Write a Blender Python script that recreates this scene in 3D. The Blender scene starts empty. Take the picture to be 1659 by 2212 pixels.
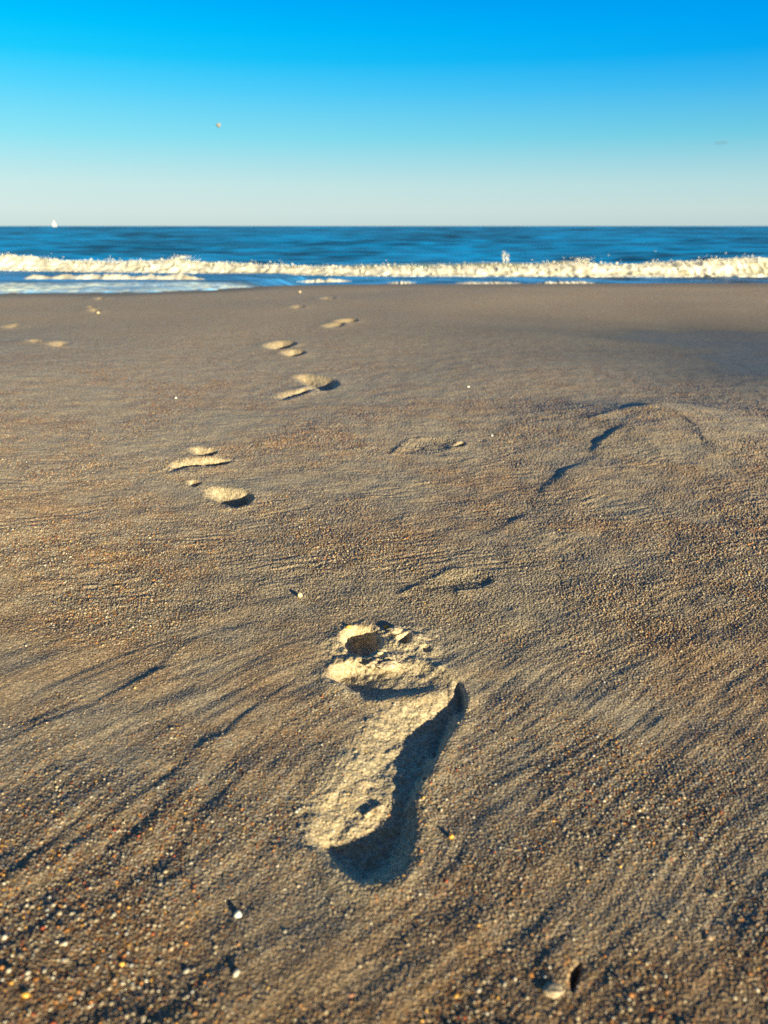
import bpy, math, random
import numpy as np
from mathutils import Vector

random.seed(7)
rng = np.random.default_rng(11)
scene = bpy.context.scene
col = scene.collection

# ------------------------------------------------------------------ camera numbers
CAM_H = 0.30
PITCH = math.radians(20.4)
FPX = 1661.0           # focal length in pixels of a 1659 px wide picture
CX, CY = 829.5, 1106.0
SEA_Z = -0.36
SP, CP = math.sin(PITCH), math.cos(PITCH)

def ray(x, y):
    u = (x - CX) / FPX; v = (CY - y) / FPX
    return u, CP + v * SP, v * CP - SP

def G(x, y, z=0.0):
    """point of the level z seen at a photograph pixel"""
    u, d, w = ray(x, y)
    t = (CAM_H - z) / -w
    return (u * t, d * t)

def GP(pts, z=0.0):
    return np.array([G(x, y, z) for x, y in pts])

# ------------------------------------------------------------------ noise
def _hash(ix, iy, seed):
    h = (ix.astype(np.int64) * 374761393 + iy.astype(np.int64) * 668265263 + seed * 2147483647) & 0xFFFFFFFF
    h = ((h ^ (h >> 13)) * 1274126177) & 0xFFFFFFFF
    h = ((h ^ (h >> 16)) * 2246822519) & 0xFFFFFFFF
    return (h ^ (h >> 15)) & 0xFFFFFFFF

def _h01(ix, iy, seed):
    return _hash(ix, iy, seed) / 4294967296.0

def perlin(x, y, seed=0):
    ix = np.floor(x); iy = np.floor(y)
    fx = x - ix; fy = y - iy
    ix = ix.astype(np.int64); iy = iy.astype(np.int64)
    ux = fx * fx * fx * (fx * (fx * 6 - 15) + 10); uy = fy * fy * fy * (fy * (fy * 6 - 15) + 10)
    def g(dx, dy):
        a = _h01(ix + dx, iy + dy, seed) * (2 * math.pi)
        return np.cos(a) * (fx - dx) + np.sin(a) * (fy - dy)
    a = g(0, 0); b = g(1, 0); c = g(0, 1); d = g(1, 1)
    return ((a + (b - a) * ux) * (1 - uy) + (c + (d - c) * ux) * uy) * 1.5

def fbm(x, y, octs=3, seed=0):
    s = 0; a = 1.0
    for k in range(octs):
        s = s + a * perlin(x * 2 ** k + 17.3 * k, y * 2 ** k - 9.1 * k, seed + k)
        a *= 0.5
    return s

def voronoi(x, y, seed):
    """distance to nearest feature point and that cell's id"""
    ix = np.floor(x).astype(np.int64); iy = np.floor(y).astype(np.int64)
    best = np.full(x.shape, 9.0); bid = np.zeros(x.shape, np.int64)
    for dx in (-1, 0, 1):
        for dy in (-1, 0, 1):
            cx = ix + dx; cy = iy + dy
            h = _hash(cx, cy, seed)
            px = cx + (h & 0xFFFF) / 65536.0; py = cy + (h >> 16) / 65536.0
            d = (px - x) ** 2 + (py - y) ** 2
            m = d < best
            best = np.where(m, d, best); bid = np.where(m, h, bid)
    return np.sqrt(best), bid

def sstep(a, b, x):
    t = np.clip((x - a) / (b - a), 0, 1)
    return t * t * (3 - 2 * t)

# ------------------------------------------------------------------ polygon tools
def dist_polyline(X, Y, P):
    d = np.full(X.shape, 1e9)
    for (ax, ay), (bx, by) in zip(P[:-1], P[1:]):
        ex, ey = bx - ax, by - ay
        L = ex * ex + ey * ey + 1e-18
        t = np.clip(((X - ax) * ex + (Y - ay) * ey) / L, 0, 1)
        d = np.minimum(d, (X - ax - t * ex) ** 2 + (Y - ay - t * ey) ** 2)
    return np.sqrt(d)

def inside(X, Y, P):
    r = np.zeros(X.shape, bool)
    n = len(P)
    for i in range(n):
        ax, ay = P[i]; bx, by = P[(i + 1) % n]
        if ay == by: continue
        c = ((ay > Y) != (by > Y)) & (X < (bx - ax) * (Y - ay) / (by - ay) + ax)
        r ^= c
    return r

def smooth_poly(P, n=3):
    P = np.asarray(P, float)
    for _ in range(n):
        Q = np.roll(P, -1, 0)
        P = np.stack([0.75 * P + 0.25 * Q, 0.25 * P + 0.75 * Q], 1).reshape(-1, 2)
    return P

def smooth_line(P, n=2):
    P = np.asarray(P, float)
    for _ in range(n):
        Q = np.stack([0.75 * P[:-1] + 0.25 * P[1:], 0.25 * P[:-1] + 0.75 * P[1:]], 1).reshape(-1, 2)
        P = np.concatenate([P[:1], Q, P[-1:]])
    return P

def ell(cx, cy, rx, ry, rot=0, n=14):
    out = []
    for k in range(n):
        a = 2 * math.pi * k / n
        x, y = rx * math.cos(a), ry * math.sin(a)
        out.append((cx + x * math.cos(rot) - y * math.sin(rot), cy + x * math.sin(rot) + y * math.cos(rot)))
    return out

# ------------------------------------------------------------------ beach profile
EDGE = GP([(-2500, 640), (-600, 637), (0, 634.5), (300, 632), (450, 627), (520, 623), (600, 618.5), (830, 615.5), (1659, 613), (2500, 612), (5000, 611)])

def crest_y(X):
    return np.interp(X, EDGE[:, 0], EDGE[:, 1])

def beach(X, Y):
    """the smooth beach, no prints and no ripples"""
    yc = crest_y(X)
    s = np.interp(X, [-1.5, -1.1, -0.75], [0.045, 0.05, 0.088])
    d = Y - yc
    z = -s * np.where(d > 0, d - 0.12 * (1 - np.exp(-np.maximum(d, 0) / 0.12)), 0)
    z = np.maximum(z, -1.2 - 0.02 * d)
    # shallow runnel on the right, its back slope turned away from the sun
    rx = sstep(0.1, 1.1, X)
    prof = np.interp(Y, [0.0, 1.30, 1.5, 2.0, 2.5, 3.2, 4.2, 30], [0, 0.000, -0.006, -0.034, -0.048, -0.028, 0, 0])
    z = z + rx * prof
    # left side tilts gently up, towards the sun
    lx = sstep(-0.15, -1.0, X) * sstep(0.45, 0.8, Y) * sstep(2.6, 1.2, Y)
    z = z + 0.070 * lx * (1 - 0.3 * Y)
    z = z + 0.045 * np.maximum(0.42 - np.maximum(Y, -0.4), 0) ** 1.3
    z = z + 0.006 * fbm(X * 1.3 + 5, Y * 1.1, 2, 41) * sstep(0.5, 1.4, Y) * sstep(0.0, 0.8, yc - Y + 0.4)
    return z

# ------------------------------------------------------------------ grid of the whole beach
iy = np.arange(2330, 606, -1.12)
Yv = np.array([G(CX, y)[1] for y in iy])
back = Yv[0] - 0.004 * np.cumsum(1.16 ** np.arange(36))
back = back[back > -6]
yl = Yv[-1]
front = yl + 0.03 * np.cumsum(1.04 ** np.arange(80))
front = front[front < 40]
Yrow = np.concatenate([back[::-1], Yv, front])
sc = np.linspace(-0.56, 0.56, 1250)
ds = sc[1] - sc[0]
grow = ds * np.cumsum(np.concatenate([1.013 ** np.arange(1, 165), 1.013 ** 164 * 1.14 ** np.arange(1, 50)]))
grow = grow[grow < 45]
S = np.concatenate([(-0.56 - grow)[::-1], sc, 0.56 + grow])
Wrow = np.maximum(0.937 * Yrow + 0.105, 0.17)
X = (Wrow[:, None] * S[None, :])
Y = np.repeat(Yrow[:, None], len(S), 1)
nr, nc = X.shape
# slight jitter so rows never show as lines
core = (np.abs(S) < 1.0)[None, :] & ((Yrow > 0.1) & (Yrow < 4.2))[:, None]
calm = sstep(2.4, 1.2, Yrow)[:, None]
dx = np.gradient(X, axis=1); dy = np.gradient(Y, axis=0)
X = X + calm * core * dx * rng.uniform(-0.3, 0.3, X.shape)
Y = Y + calm * core * dy * rng.uniform(-0.3, 0.3, X.shape)
space = np.maximum(dx, dy)

Z = beach(X, Y)

# ---------------- low undulation and flow streaks
def aniso(angle, wl, wx, seed):
    """streaks running at `angle` from straight ahead; wl across, wx along"""
    c, s = math.cos(angle), math.sin(angle)
    a = (X * c - Y * s); b = (X * s + Y * c)
    a = a + 0.25 * wl * 6 * perlin(X / 0.11, Y / 0.11, seed + 50)
    return perlin(a / wl, b / wx, seed)

w27 = sstep(0.46, 0.36, Y + 0.9 * np.maximum(X + 0.05, 0)) * sstep(0.25, 0.31, Y)
w70 = sstep(0.48, 0.62, Y - 0.30 * np.maximum(X, 0))
w27 = np.minimum(w27, 1 - w70)
w45 = 1 - w27 - w70
R = math.radians
def streaks(wl, wx, seed):
    return (w27 * aniso(R(29), wl, wx, seed) + w45 * aniso(R(48), wl, wx, seed + 1)
            + w70 * aniso(R(70), wl, wx, seed + 2))
patch = fbm(X / 0.16, Y / 0.20, 3, 3)                    # smooth and coarse areas
patch2 = fbm(X / 0.05 + 3, Y / 0.05, 2, 9)
far = sstep(2.4, 0.7, Y)
amp_st = (0.55 + 0.45 * np.clip(patch, -1, 1)) * far * (1 - 0.45 * sstep(0.02, 0.14, X) * sstep(0.6, 0.45, Y))
midm = sstep(0.46, 0.62, Y)
near = 1 - 0.45 * sstep(0.30, 0.22, Y)
Z = Z + 0.00062 * streaks(0.011, 0.17, 20) * amp_st * near * (1 - 0.70 * midm)
Z = Z + 0.0012 * streaks(0.028, 0.42, 30) * amp_st * near * (1 - 0.72 * midm)
brk = np.clip(0.55 + 0.8 * fbm(X / 0.10, Y / 0.07, 2, 66), 0.1, 1.2)
Z = Z + 0.00055 * (streaks(0.0055, 0.05, 25) * (1 - midm) + brk * streaks(0.0062, 0.022, 25) * midm) * far * (0.5 + 0.5 * w70)
Z = Z + 0.0009 * fbm(X / 0.045, Y / 0.045, 2, 60) * sstep(3.5, 1.0, Y)

# ---------------- small scarps left by the backwash (dark side faces up the picture and left)
def scarp(px, h, w=0.007, tail=0.03, wob=0.005):
    global Z
    h = 0.42 * h
    P = smooth_line(GP(px))
    x0, x1 = P[:, 0].min() - 4 * tail, P[:, 0].max() + 4 * tail
    y0, y1 = P[:, 1].min() - 4 * tail, P[:, 1].max() + 4 * tail
    m = (X > x0) & (X < x1) & (Y > y0) & (Y < y1)
    ws = max(0.04, wob * 7)
    xs = X[m] + wob * fbm(X[m] / ws, Y[m] / ws, 2, 77); ys = Y[m] + wob * fbm(X[m] / ws, Y[m] / ws, 2, 78)
    best = np.full(xs.shape, 1e9); side = np.zeros(xs.shape); tt = np.zeros(xs.shape)
    n = len(P) - 1
    for i in range(n):
        (ax, ay), (bx, by) = P[i], P[i + 1]
        ex, ey = bx - ax, by - ay
        L = ex * ex + ey * ey + 1e-18
        t = np.clip(((xs - ax) * ex + (ys - ay) * ey) / L, 0, 1)
        d = (xs - ax - t * ex) ** 2 + (ys - ay - t * ey) ** 2
        k = d < best
        best = np.where(k, d, best)
        side = np.where(k, np.sign(ex * (ys - ay) - ey * (xs - ax)), side)   # + on the left of the line
        tt = np.where(k, (i + t) / n, tt)
    d = np.sqrt(best) * side
    end = sstep(0, 0.18, tt) * sstep(1, 0.82, tt)
    prof = np.where(d < 0, np.exp(d / tail), 0) * sstep(0.0, -w, d)
    prof = prof - 0.25 * np.exp(-np.maximum(d, 0) / (tail * 0.5)) * (d >= 0) * sstep(0, w, d)
    Z[m] += h * end * prof * np.clip(0.80 + 0.9 * perlin(xs / (tail * 1.3), ys / (tail * 1.3), 79), 0.2, 1.3)

scarp([(60, 1925), (150, 1850), (250, 1765), (340, 1690), (420, 1610), (520, 1540), (600, 1480), (665, 1430)], 0.0022)
scarp([(0, 1605), (100, 1560), (220, 1500), (330, 1445), (395, 1390), (445, 1365)], 0.0022, tail=0.035)
scarp([(445, 1368), (540, 1340), (650, 1318), (760, 1300)], 0.0016, tail=0.03)
scarp([(0, 1490), (90, 1465), (200, 1420), (300, 1400)], 0.0010)
scarp([(1040, 1155), (1099, 1116), (1154, 1056), (1199, 1021), (1229, 1001), (1269, 971), (1297, 956), (1309, 938), (1360, 912), (1430, 908)], 0.0068, w=0.017, tail=0.08, wob=0.010)
scarp([(1520, 985), (1494, 945), (1460, 921), (1425, 906), (1380, 904)], 0.0042, w=0.014, tail=0.05, wob=0.01)
scarp([(1240, 915), (1320, 900), (1420, 888), (1520, 884)], 0.012, w=0.02, tail=0.08, wob=0.02)
scarp([(855, 1285), (910, 1255), (960, 1235), (1000, 1225)], 0.0030, w=0.004, tail=0.035)
scarp([(975, 1278), (1020, 1268), (1050, 1258), (1068, 1248)], 0.0025, w=0.004, tail=0.03)
scarp([(834, 983), (850, 970), (876, 950), (910, 946)], 0.0045, w=0.006, tail=0.05)
scarp([(900, 973), (920, 966), (940, 958)], 0.003, w=0.004, tail=0.04)
scarp([(970, 1000), (1000, 995), (1032, 985)], 0.003, w=0.004, tail=0.03)
scarp([(1060, 1560), (1150, 1530), (1240, 1500), (1330, 1470)], 0.0012)
scarp([(1020, 1840), (1090, 1790), (1160, 1730), (1230, 1660)], 0.0014)
scarp([(920, 2010), (1000, 1940), (1060, 1880), (1110, 1840)], 0.0016)

# a low peaked ridge where the right hand grooves meet
gx, gy = G(1405, 905)
Z += 0.014 * np.exp(-((X - gx - 0.25 * (gy - Y)) / 0.20) ** 2) * np.where(Y < gy, np.exp(-((Y - gy) / 0.28) ** 2), np.exp(-((Y - gy) / 0.10) ** 2))

# ---------------- footprints
PRINTS = []      # (name, root pixel, label, [(part, mask polygon on the ground)])

def window(P, pad):
    return (X > P[:, 0].min() - pad) & (X < P[:, 0].max() + pad) & (Y > P[:, 1].min() - pad) & (Y < P[:, 1].max() + pad)

def press(poly_px, depth, w, rim=0.0, wob=0.0010, fall=0.0, wnear=None, wright=None):
    """a pit with this outline; w = width of its wall"""
    global Z
    P = smooth_poly(GP(poly_px), 2)
    m = window(P, 0.06)
    xs = X[m]; ys = Y[m]
    ns = max(0.010, w * 1.2)
    xx = xs + wob * perlin(xs / ns, ys / ns, 91); yy = ys + wob * perlin(xs / ns, ys / ns, 92)
    d = dist_polyline(xx, yy, np.concatenate([P, P[:1]]))
    sd = np.where(inside(xx, yy, P), -d, d)
    ww = w
    if wnear:
        ww = wnear + (w - wnear) * sstep(P[:, 1].min(), P[:, 1].min() * 0.4 + P[:, 1].max() * 0.6, ys)
    if wright:
        ww = ww + (wright - ww) * sstep(0.55, 0.85, (xs - P[:, 0].min()) / np.ptp(P[:, 0]))
    t = np.clip(-sd / ww, 0, 1)
    prof = t * t * (3 - 2 * t)
    if fall:
        depth = depth * (1 - fall * sstep(P[:, 0].min() + 0.15 * np.ptp(P[:, 0]), P[:, 0].min() + 0.60 * np.ptp(P[:, 0]), xs))
    Z[m] += -depth * prof + rim * np.exp(-(sd / (0.35 * w + 0.003)) ** 2)
    return P

# the near print: heel, outer side and arch in one hollow
right_px = [(640, 1795), (646, 1828), (668, 1850), (700, 1866), (722, 1890), (755, 1918), (796, 1930), (838, 1920), (874, 1892), (896, 1850), (904, 1805), (901, 1760), (905, 1718), (924, 1685), (949, 1645), (975, 1581), (1013, 1528), (1002, 1492), (965, 1478)]
left_px = [(640, 1795), (645, 1765), (662, 1728), (716, 1668), (762, 1604), (796, 1546), (850, 1524), (915, 1508), (945, 1490), (965, 1478)]
PR = smooth_line(GP(right_px)); PL = smooth_line(GP(left_px))
heel_poly = np.concatenate([PR, PL[::-1][1:-1]])
m = window(heel_poly, 0.05)
xs, ys = X[m], Y[m]
xx = xs + 0.0022 * perlin(xs / 0.016, ys / 0.016, 93); yy = ys + 0.0022 * perlin(xs / 0.016, ys / 0.016, 94)
dR = dist_polyline(xx, yy, PR); dL = dist_polyline(xx, yy, PL); inn = inside(xx, yy, heel_poly)
yk = np.array([G(800, y)[1] for y in (1930, 1840, 1775, 1715, 1685, 1650, 1600, 1540, 1495)])
D = np.interp(ys, yk, [0.0086, 0.0082, 0.0044, 0.0030, 0.0032, 0.0046, 0.0050, 0.0038, 0.0004])
wL = np.interp(ys, yk, [0.014, 0.020, 0.022, 0.026, 0.027, 0.030, 0.030, 0.026, 0.020])
wR = np.interp(ys, yk, [0.016, 0.014, 0.010, 0.008, 0.008, 0.009, 0.010, 0.010, 0.010])
tR = np.clip(dR / wR, 0, 1); tL = np.clip(dL / wL, 0, 1)
pr = sstep(0, 1, 0.12 + 0.88 * tR) * 0.6 + 0.4 * tR - 0.6 * sstep(0, 1, 0.12)
toheel = sstep(yk[4], yk[2], ys)
D = D * (1 - toheel * (1 - sstep(G(640, 1860)[0], G(735, 1860)[0], xs)))
acr = dL / (dL + dR + 1e-6)
pl = 0.72 * sstep(0, 1, tL) + 0.28 * np.clip(acr * 1.25, 0, 1)
Z[m] += np.where(inn, -D * np.minimum(pr, pl), 0)
dd = np.where(inn, -np.minimum(dR, dL), np.minimum(dR, dL))
Z[m] += 0.0008 * np.exp(-((dd - 0.003) / 0.006) ** 2) * (dR < dL) * sstep(0.006, 0.02, dL)
crum = (np.exp(-((xs - G(800, 1752)[0]) ** 2 + (ys - G(800, 1752)[1]) ** 2) / 0.011 ** 2))
Z[m] += inn * (0.0005 * fbm(xs / 0.008, ys / 0.008, 3, 96) + 0.0006 * crum * np.clip(fbm(xs / 0.005, ys / 0.005, 2, 97), -0.2, 1))
press([(922, 1500), (935, 1470), (965, 1455), (995, 1468), (1012, 1498), (1015, 1530), (988, 1575), (960, 1622), (935, 1645), (918, 1620), (922, 1560)], 0.0064, 0.034, 0.0, 0.0010, 0.0, 0.006, 0.006)
heel_mask = heel_poly
ball_px = [(698, 1455), (705, 1475), (735, 1484), (770, 1508), (800, 1519), (850, 1514), (905, 1506), (960, 1494), (985, 1482), (965, 1450), (915, 1430), (850, 1436), (790, 1430), (730, 1428)]
ball_P = press(ball_px, 0.0064, 0.012, 0.0010, fall=0.78)
toe_px = [(742, 1402), (757, 1419), (787, 1424), (822, 1409), (834, 1386), (818, 1362), (782, 1349), (744, 1355), (730, 1380)]
toe_P = press(toe_px, 0.0100, 0.0095, 0.0005)
toe2_P = press(ell(873, 1384, 20, 12, -0.3), 0.0046, 0.006, 0.0016, 0.001)
toe3_P = press(ell(920, 1402, 16, 9, 0.2), 0.0028, 0.006, 0.0010, 0.001)
# sand pushed up ahead of the toes and between toes and ball
for (px, py, r, h) in ((765, 1350, 0.013, 0.0004), (852, 1366, 0.007, 0.0014), (735, 1372, 0.010, 0.0004), (830, 1430, 0.012, 0.0022), (905, 1378, 0.006, 0.0016), (950, 1448, 0.008, 0.0014), (780, 1435, 0.010, 0.0012)):
    gx, gy = G(px, py)
    Z += h * np.exp(-((X - gx) ** 2 + (Y - gy) ** 2) / r ** 2) * (1 + 0.6 * fbm(X / 0.006, Y / 0.006, 2, 95))
m = window(GP([(690, 1340), (1000, 1345), (1000, 1490), (690, 1480)]), 0.01)
gx, gy = G(825, 1405)
crum = np.exp(-(((X[m] - gx) / 0.050) ** 4 + ((Y[m] - gy) / 0.042) ** 4))
Z[m] += crum * (0.0005 * fbm(X[m] / 0.007, Y[m] / 0.007, 3, 98) + 0.0011 * np.clip(perlin(X[m] / 0.0042, Y[m] / 0.0042, 99) - 0.28, 0, 1))

# the lump with a hole beside it at the lower right
for (px, py, rx_, ry_, h) in ((1196, 2088, 0.0055, 0.0050, 0.0003), (1200, 2140, 0.0065, 0.0050, 0.0008), (1205, 2112, 0.010, 0.012, 0.0005)):
    gx, gy = G(px, py)
    Z += h * np.exp(-(((X - gx) / rx_) ** 2 + ((Y - gy) / ry_) ** 2)) * (1 + 0.3 * perlin(X / 0.005, Y / 0.005, 96))
press(ell(1240, 2130, 17, 38, 0.25), 0.0050, 0.0036, 0.0)

def P_NEAR(px):
    return GP(px)[:, 1].mean() < 1.25

def simple_print(label, parts, name='footprint'):
    """parts: (part name, outline px, depth, wall width)"""
    ps = []
    for pname, px, depth, w, *wn in parts:
        ps.append((pname, press(px, depth, w, depth * 0.10, w * 0.11, 0.0, wn[0] if wn else None, min(0.010, 0.5 * w) if P_NEAR(px) else 0.5 * w)))
    PRINTS.append((name, label, ps))

PRINTS.append(('footprint', 'deep bare footprint in the foreground with a dark shadowed heel and crumbly toes', [
    ('heel_impression', heel_mask), ('ball_impression', ball_P), ('toe_impression', toe_P), ('toe_impression', toe2_P), ('toe_impression', toe3_P)]))
simple_print('bare footprint in three separate dents, second one back on the left of the trail', [
    ('heel_impression', [(433, 1075), (438, 1060), (470, 1052), (520, 1054), (548, 1068), (550, 1086), (525, 1099), (485, 1101), (448, 1092)], 0.0115, 0.030, 0.052),
    ('arch_impression', ell(417, 1048, 18, 8, -0.1), 0.0045, 0.010, 0.016),
    ('ball_impression', [(345, 1026), (360, 1008), (400, 997), (450, 992), (500, 995), (508, 1001), (470, 1014), (430, 1012), (390, 1022), (360, 1033)], 0.0080, 0.028, 0.046),
    ('toe_impression', [(402, 984), (415, 973), (445, 971), (470, 977), (474, 988), (450, 993), (415, 992)], 0.0080, 0.022, 0.030)])
simple_print('slanting bare footprint with a dark shadow edge along its near side, third along the trail', [
    ('heel_impression', [(585, 862), (592, 852), (615, 845), (645, 840), (665, 838), (676, 846), (650, 858), (620, 868), (598, 868)], 0.0115, 0.045, 0.080),
    ('arch_impression', ell(664, 843, 24, 8, -0.35), 0.0060, 0.03),
    ('ball_impression', [(620, 812), (650, 806), (690, 808), (722, 816), (738, 828), (722, 841), (690, 848), (666, 847), (660, 836), (645, 826)], 0.0145, 0.050, 0.090)])
simple_print('pale bare footprint of two dents in mid beach, behind the slanting print', [
    ('ball_impression', ell(604, 745, 40, 9, -0.07), 0.018, 0.05),
    ('heel_impression', ell(632, 762, 31, 7.5, -0.03), 0.018, 0.05)])
simple_print('faint bare footprint with a dark tip at its right, toward the dark runnel', [
    ('heel_impression', ell(719, 704, 28, 5, -0.1), 0.014, 0.06),
    ('ball_impression', ell(748, 694, 30, 4.5, -0.05), 0.018, 0.06)])
simple_print('very faint small footprint in the middle, second from the sea edge in its trail', [
    ('heel_impression', ell(642, 665, 20, 3.6, -0.05), 0.013, 0.06)])
simple_print('farthest faint footprint of the middle trail, a smudge just below the waterline', [
    ('heel_impression', ell(706, 645, 21, 3.2, -0.03), 0.015, 0.07)])
simple_print('pale yellow footprint of two dents at the far left, nearest of the left trail', [
    ('heel_impression', ell(75, 744, 24, 5.2, -0.03), 0.026, 0.07),
    ('ball_impression', ell(127, 752, 34, 7.5, -0.1), 0.018, 0.06)])
simple_print('faint footprint cut by the left edge of the picture', [
    ('heel_impression', ell(22, 702, 30, 4.5, -0.12), 0.016, 0.07)])
simple_print('pale footprint of two stacked dents near the left waterline', [
    ('ball_impression', ell(196, 664, 14, 3.0), 0.018, 0.06),
    ('heel_impression', ell(203, 671, 20, 3.4, -0.02), 0.018, 0.06)])
simple_print('small pale footprint closest to the foamy water at left', [
    ('heel_impression', ell(214, 645, 17, 3.2, -0.06), 0.018, 0.06)])
simple_print('washed out old footprint, a shallow oval with a dark dent at its right end', [
    ('sole_impression', [(838, 978), (870, 950), (915, 942), (965, 950), (1000, 955), (985, 970), (930, 980), (880, 984)], 0.002, 0.03),
    ('heel_impression', ell(990, 962.5, 18, 6.2, -0.12), 0.012, 0.018, 0.030)], 'worn_footprint')
simple_print('smooth worn footprint hollow between the pebble and the near print', [
    ('sole_impression', [(870, 1284), (905, 1256), (960, 1234), (1020, 1228), (1068, 1240), (1075, 1258), (1020, 1276), (940, 1288)], 0.0012, 0.03)], 'worn_footprint')

# ---------------- sand grains: relief and colour
TROD = [(P, 0.013 if P[:, 1].mean() < 1.3 else 0.03) for nm, _, ps in PRINTS if nm == 'footprint' for _, P in ps]
TROD.append((smooth_poly(GP([(735, 1352), (860, 1350), (900, 1380), (960, 1450), (900, 1440), (720, 1440), (705, 1440), (725, 1380)])), 0.008))
pmask = np.zeros(X.shape)
for _, _, ps in PRINTS:
    for _, P in ps:
        m = window(P, 0.03)
        pm = inside(X[m], Y[m], P)
        pmask[m] = np.maximum(pmask[m], pm)
coarse = np.clip(0.50 + 0.75 * patch + 0.35 * patch2 + 0.35 * sstep(0.42, 0.24, Y) + 0.22 * sstep(0.02, 0.3, X) * sstep(0.75, 0.4, Y), 0, 1)
coarse = coarse * (1 - 0.2 * pmask)
sm = lambda px, py, r: np.exp(-((X - G(px, py)[0]) ** 2 + ((Y - G(px, py)[1])) ** 2) / r ** 2)
coarse = coarse * (1 - 0.7 * np.clip(sm(990, 1255, 0.05) + sm(950, 965, 0.09) + sm(620, 1980, 0.05) + sm(1350, 980, 0.12), 0, 1))

g1 = 0.00135; g2 = 0.00085
wx1 = X + 0.0005 * perlin(X / 0.002, Y / 0.002, 5); wy1 = Y + 0.0005 * perlin(X / 0.002, Y / 0.002, 6)
d1, id1 = voronoi(wx1 / g1, wy1 / g1, 101)
d2, id2 = voronoi(wx1 / g2, wy1 / g2, 202)
r1 = ((id1 >> 3) & 1023) / 1023.0
r2 = ((id2 >> 3) & 1023) / 1023.0
res = np.clip(0.0011 / space, 0, 1) ** 1.1 * sstep(3.4, 1.3, Y)
dome1 = np.clip(1 - (d1 / 0.62) ** 2, -0.6, 1) * (0.35 + 0.9 * r1)
dome2 = np.clip(1 - (d2 / 0.62) ** 2, -0.6, 1) * (0.35 + 0.9 * r2)
big = sstep(0.80, 0.98, r1)
mid = 1 + 1.0 * sstep(0.4, 0.6, Y) * sstep(1.7, 1.0, Y)
Z = Z + mid * (0.00025 * dome1 * (0.35 + 0.65 * coarse) + 0.00026 * big * np.clip(1 - (d1 / 0.7) ** 2, 0, 1) * coarse) * np.sqrt(res)
grit = sstep(0.42, 0.60, Y) * sstep(2.0, 1.1, Y) * np.maximum(0.45 + 0.55 * coarse, 1.3 * pmask)
Z = Z + 0.00045 * grit * rng.uniform(-1, 1, X.shape)
Z = Z + mid * 0.00022 * dome2 * np.sqrt(res)

def palette(r, q, mix):
    """grain albedo by the random number r; mix 0 = pale even sand, 1 = mixed shell and quartz"""
    base = np.array([0.405, 0.342, 0.245])
    out = np.ones(r.shape + (3,)) * base
    out = out * (0.78 + 0.5 * q)[..., None]
    def put(lo, hi, c, wgt):
        k = ((r >= lo) & (r < hi))[..., None] * (wgt[..., None])
        return out * (1 - k) + np.array(c) * (0.7 + 0.6 * q)[..., None] * k
    out = put(0.00, 0.11, (0.44, 0.19, 0.055), mix)
    out = put(0.11, 0.21, (0.13, 0.095, 0.075), 0.25 + 0.75 * mix)
    out = put(0.21, 0.34, (0.58, 0.54, 0.46), 0.5 + 0.4 * mix)
    out = put(0.36, 0.40, (0.76, 0.43, 0.09), mix)
    out = put(0.40, 0.43, (0.34, 0.075, 0.03), mix)
    out = put(0.43, 0.55, (0.30, 0.225, 0.165), 0.4 + 0.6 * mix)
    out = put(0.55, 0.58, (0.42, 0.43, 0.44), mix)
    return out
q1 = ((id1 >> 14) & 1023) / 1023.0; q2 = ((id2 >> 14) & 1023) / 1023.0
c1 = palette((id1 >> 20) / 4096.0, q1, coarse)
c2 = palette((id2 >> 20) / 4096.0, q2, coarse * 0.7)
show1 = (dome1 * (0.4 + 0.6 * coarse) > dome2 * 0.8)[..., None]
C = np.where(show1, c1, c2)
gloss = np.where(show1[..., 0], r1, r2)
# broad tints: rusty shell-rich bands, pale washed areas, damp grey by the water
rust = np.clip(0.05 + 0.14 * sstep(0.55, 0.25, Y) + 0.10 * sstep(0.0, 0.3, X) * sstep(1.2, 0.6, Y) + 0.5 * fbm(X / 0.22 + 8, Y / 0.14, 3, 71) + 0.35 * fbm(X / 0.05, Y / 0.03, 2, 75), 0, 0.6)[..., None]
C = C * (1 - rust * np.array([0.02, 0.22, 0.40]))
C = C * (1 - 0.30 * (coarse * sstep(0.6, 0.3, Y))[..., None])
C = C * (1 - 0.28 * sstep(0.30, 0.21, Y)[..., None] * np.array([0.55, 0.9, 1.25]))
damp = (sstep(1.6, 3.4, Y - 0.25 * X) * 0.10 + sstep(0.35, 0.0, crest_y(X) - Y) * 0.16)[..., None]
C = C * (1 - damp)
# trodden sand tinted paler; the colour also carries sunlit brightness of the print walls
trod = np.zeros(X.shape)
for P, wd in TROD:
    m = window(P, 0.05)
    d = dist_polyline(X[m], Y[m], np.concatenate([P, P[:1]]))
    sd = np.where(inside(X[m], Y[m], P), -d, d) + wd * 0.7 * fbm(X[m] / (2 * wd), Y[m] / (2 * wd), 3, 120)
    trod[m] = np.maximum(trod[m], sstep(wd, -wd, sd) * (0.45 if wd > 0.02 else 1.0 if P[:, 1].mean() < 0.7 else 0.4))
trod = trod * (1 - np.exp(-((X - G(975, 1478)[0]) ** 2 + (Y - G(975, 1478)[1]) ** 2) / 0.014 ** 2))  # tint taken out where the hollow's far wall already catches full sun
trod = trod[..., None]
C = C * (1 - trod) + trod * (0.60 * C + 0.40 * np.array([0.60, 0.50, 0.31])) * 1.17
def blob(cx_, cy_, rx_, ry_):
    return np.exp(-(((X - cx_) / rx_) ** 2 + ((Y - cy_) / ry_) ** 2))
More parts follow.
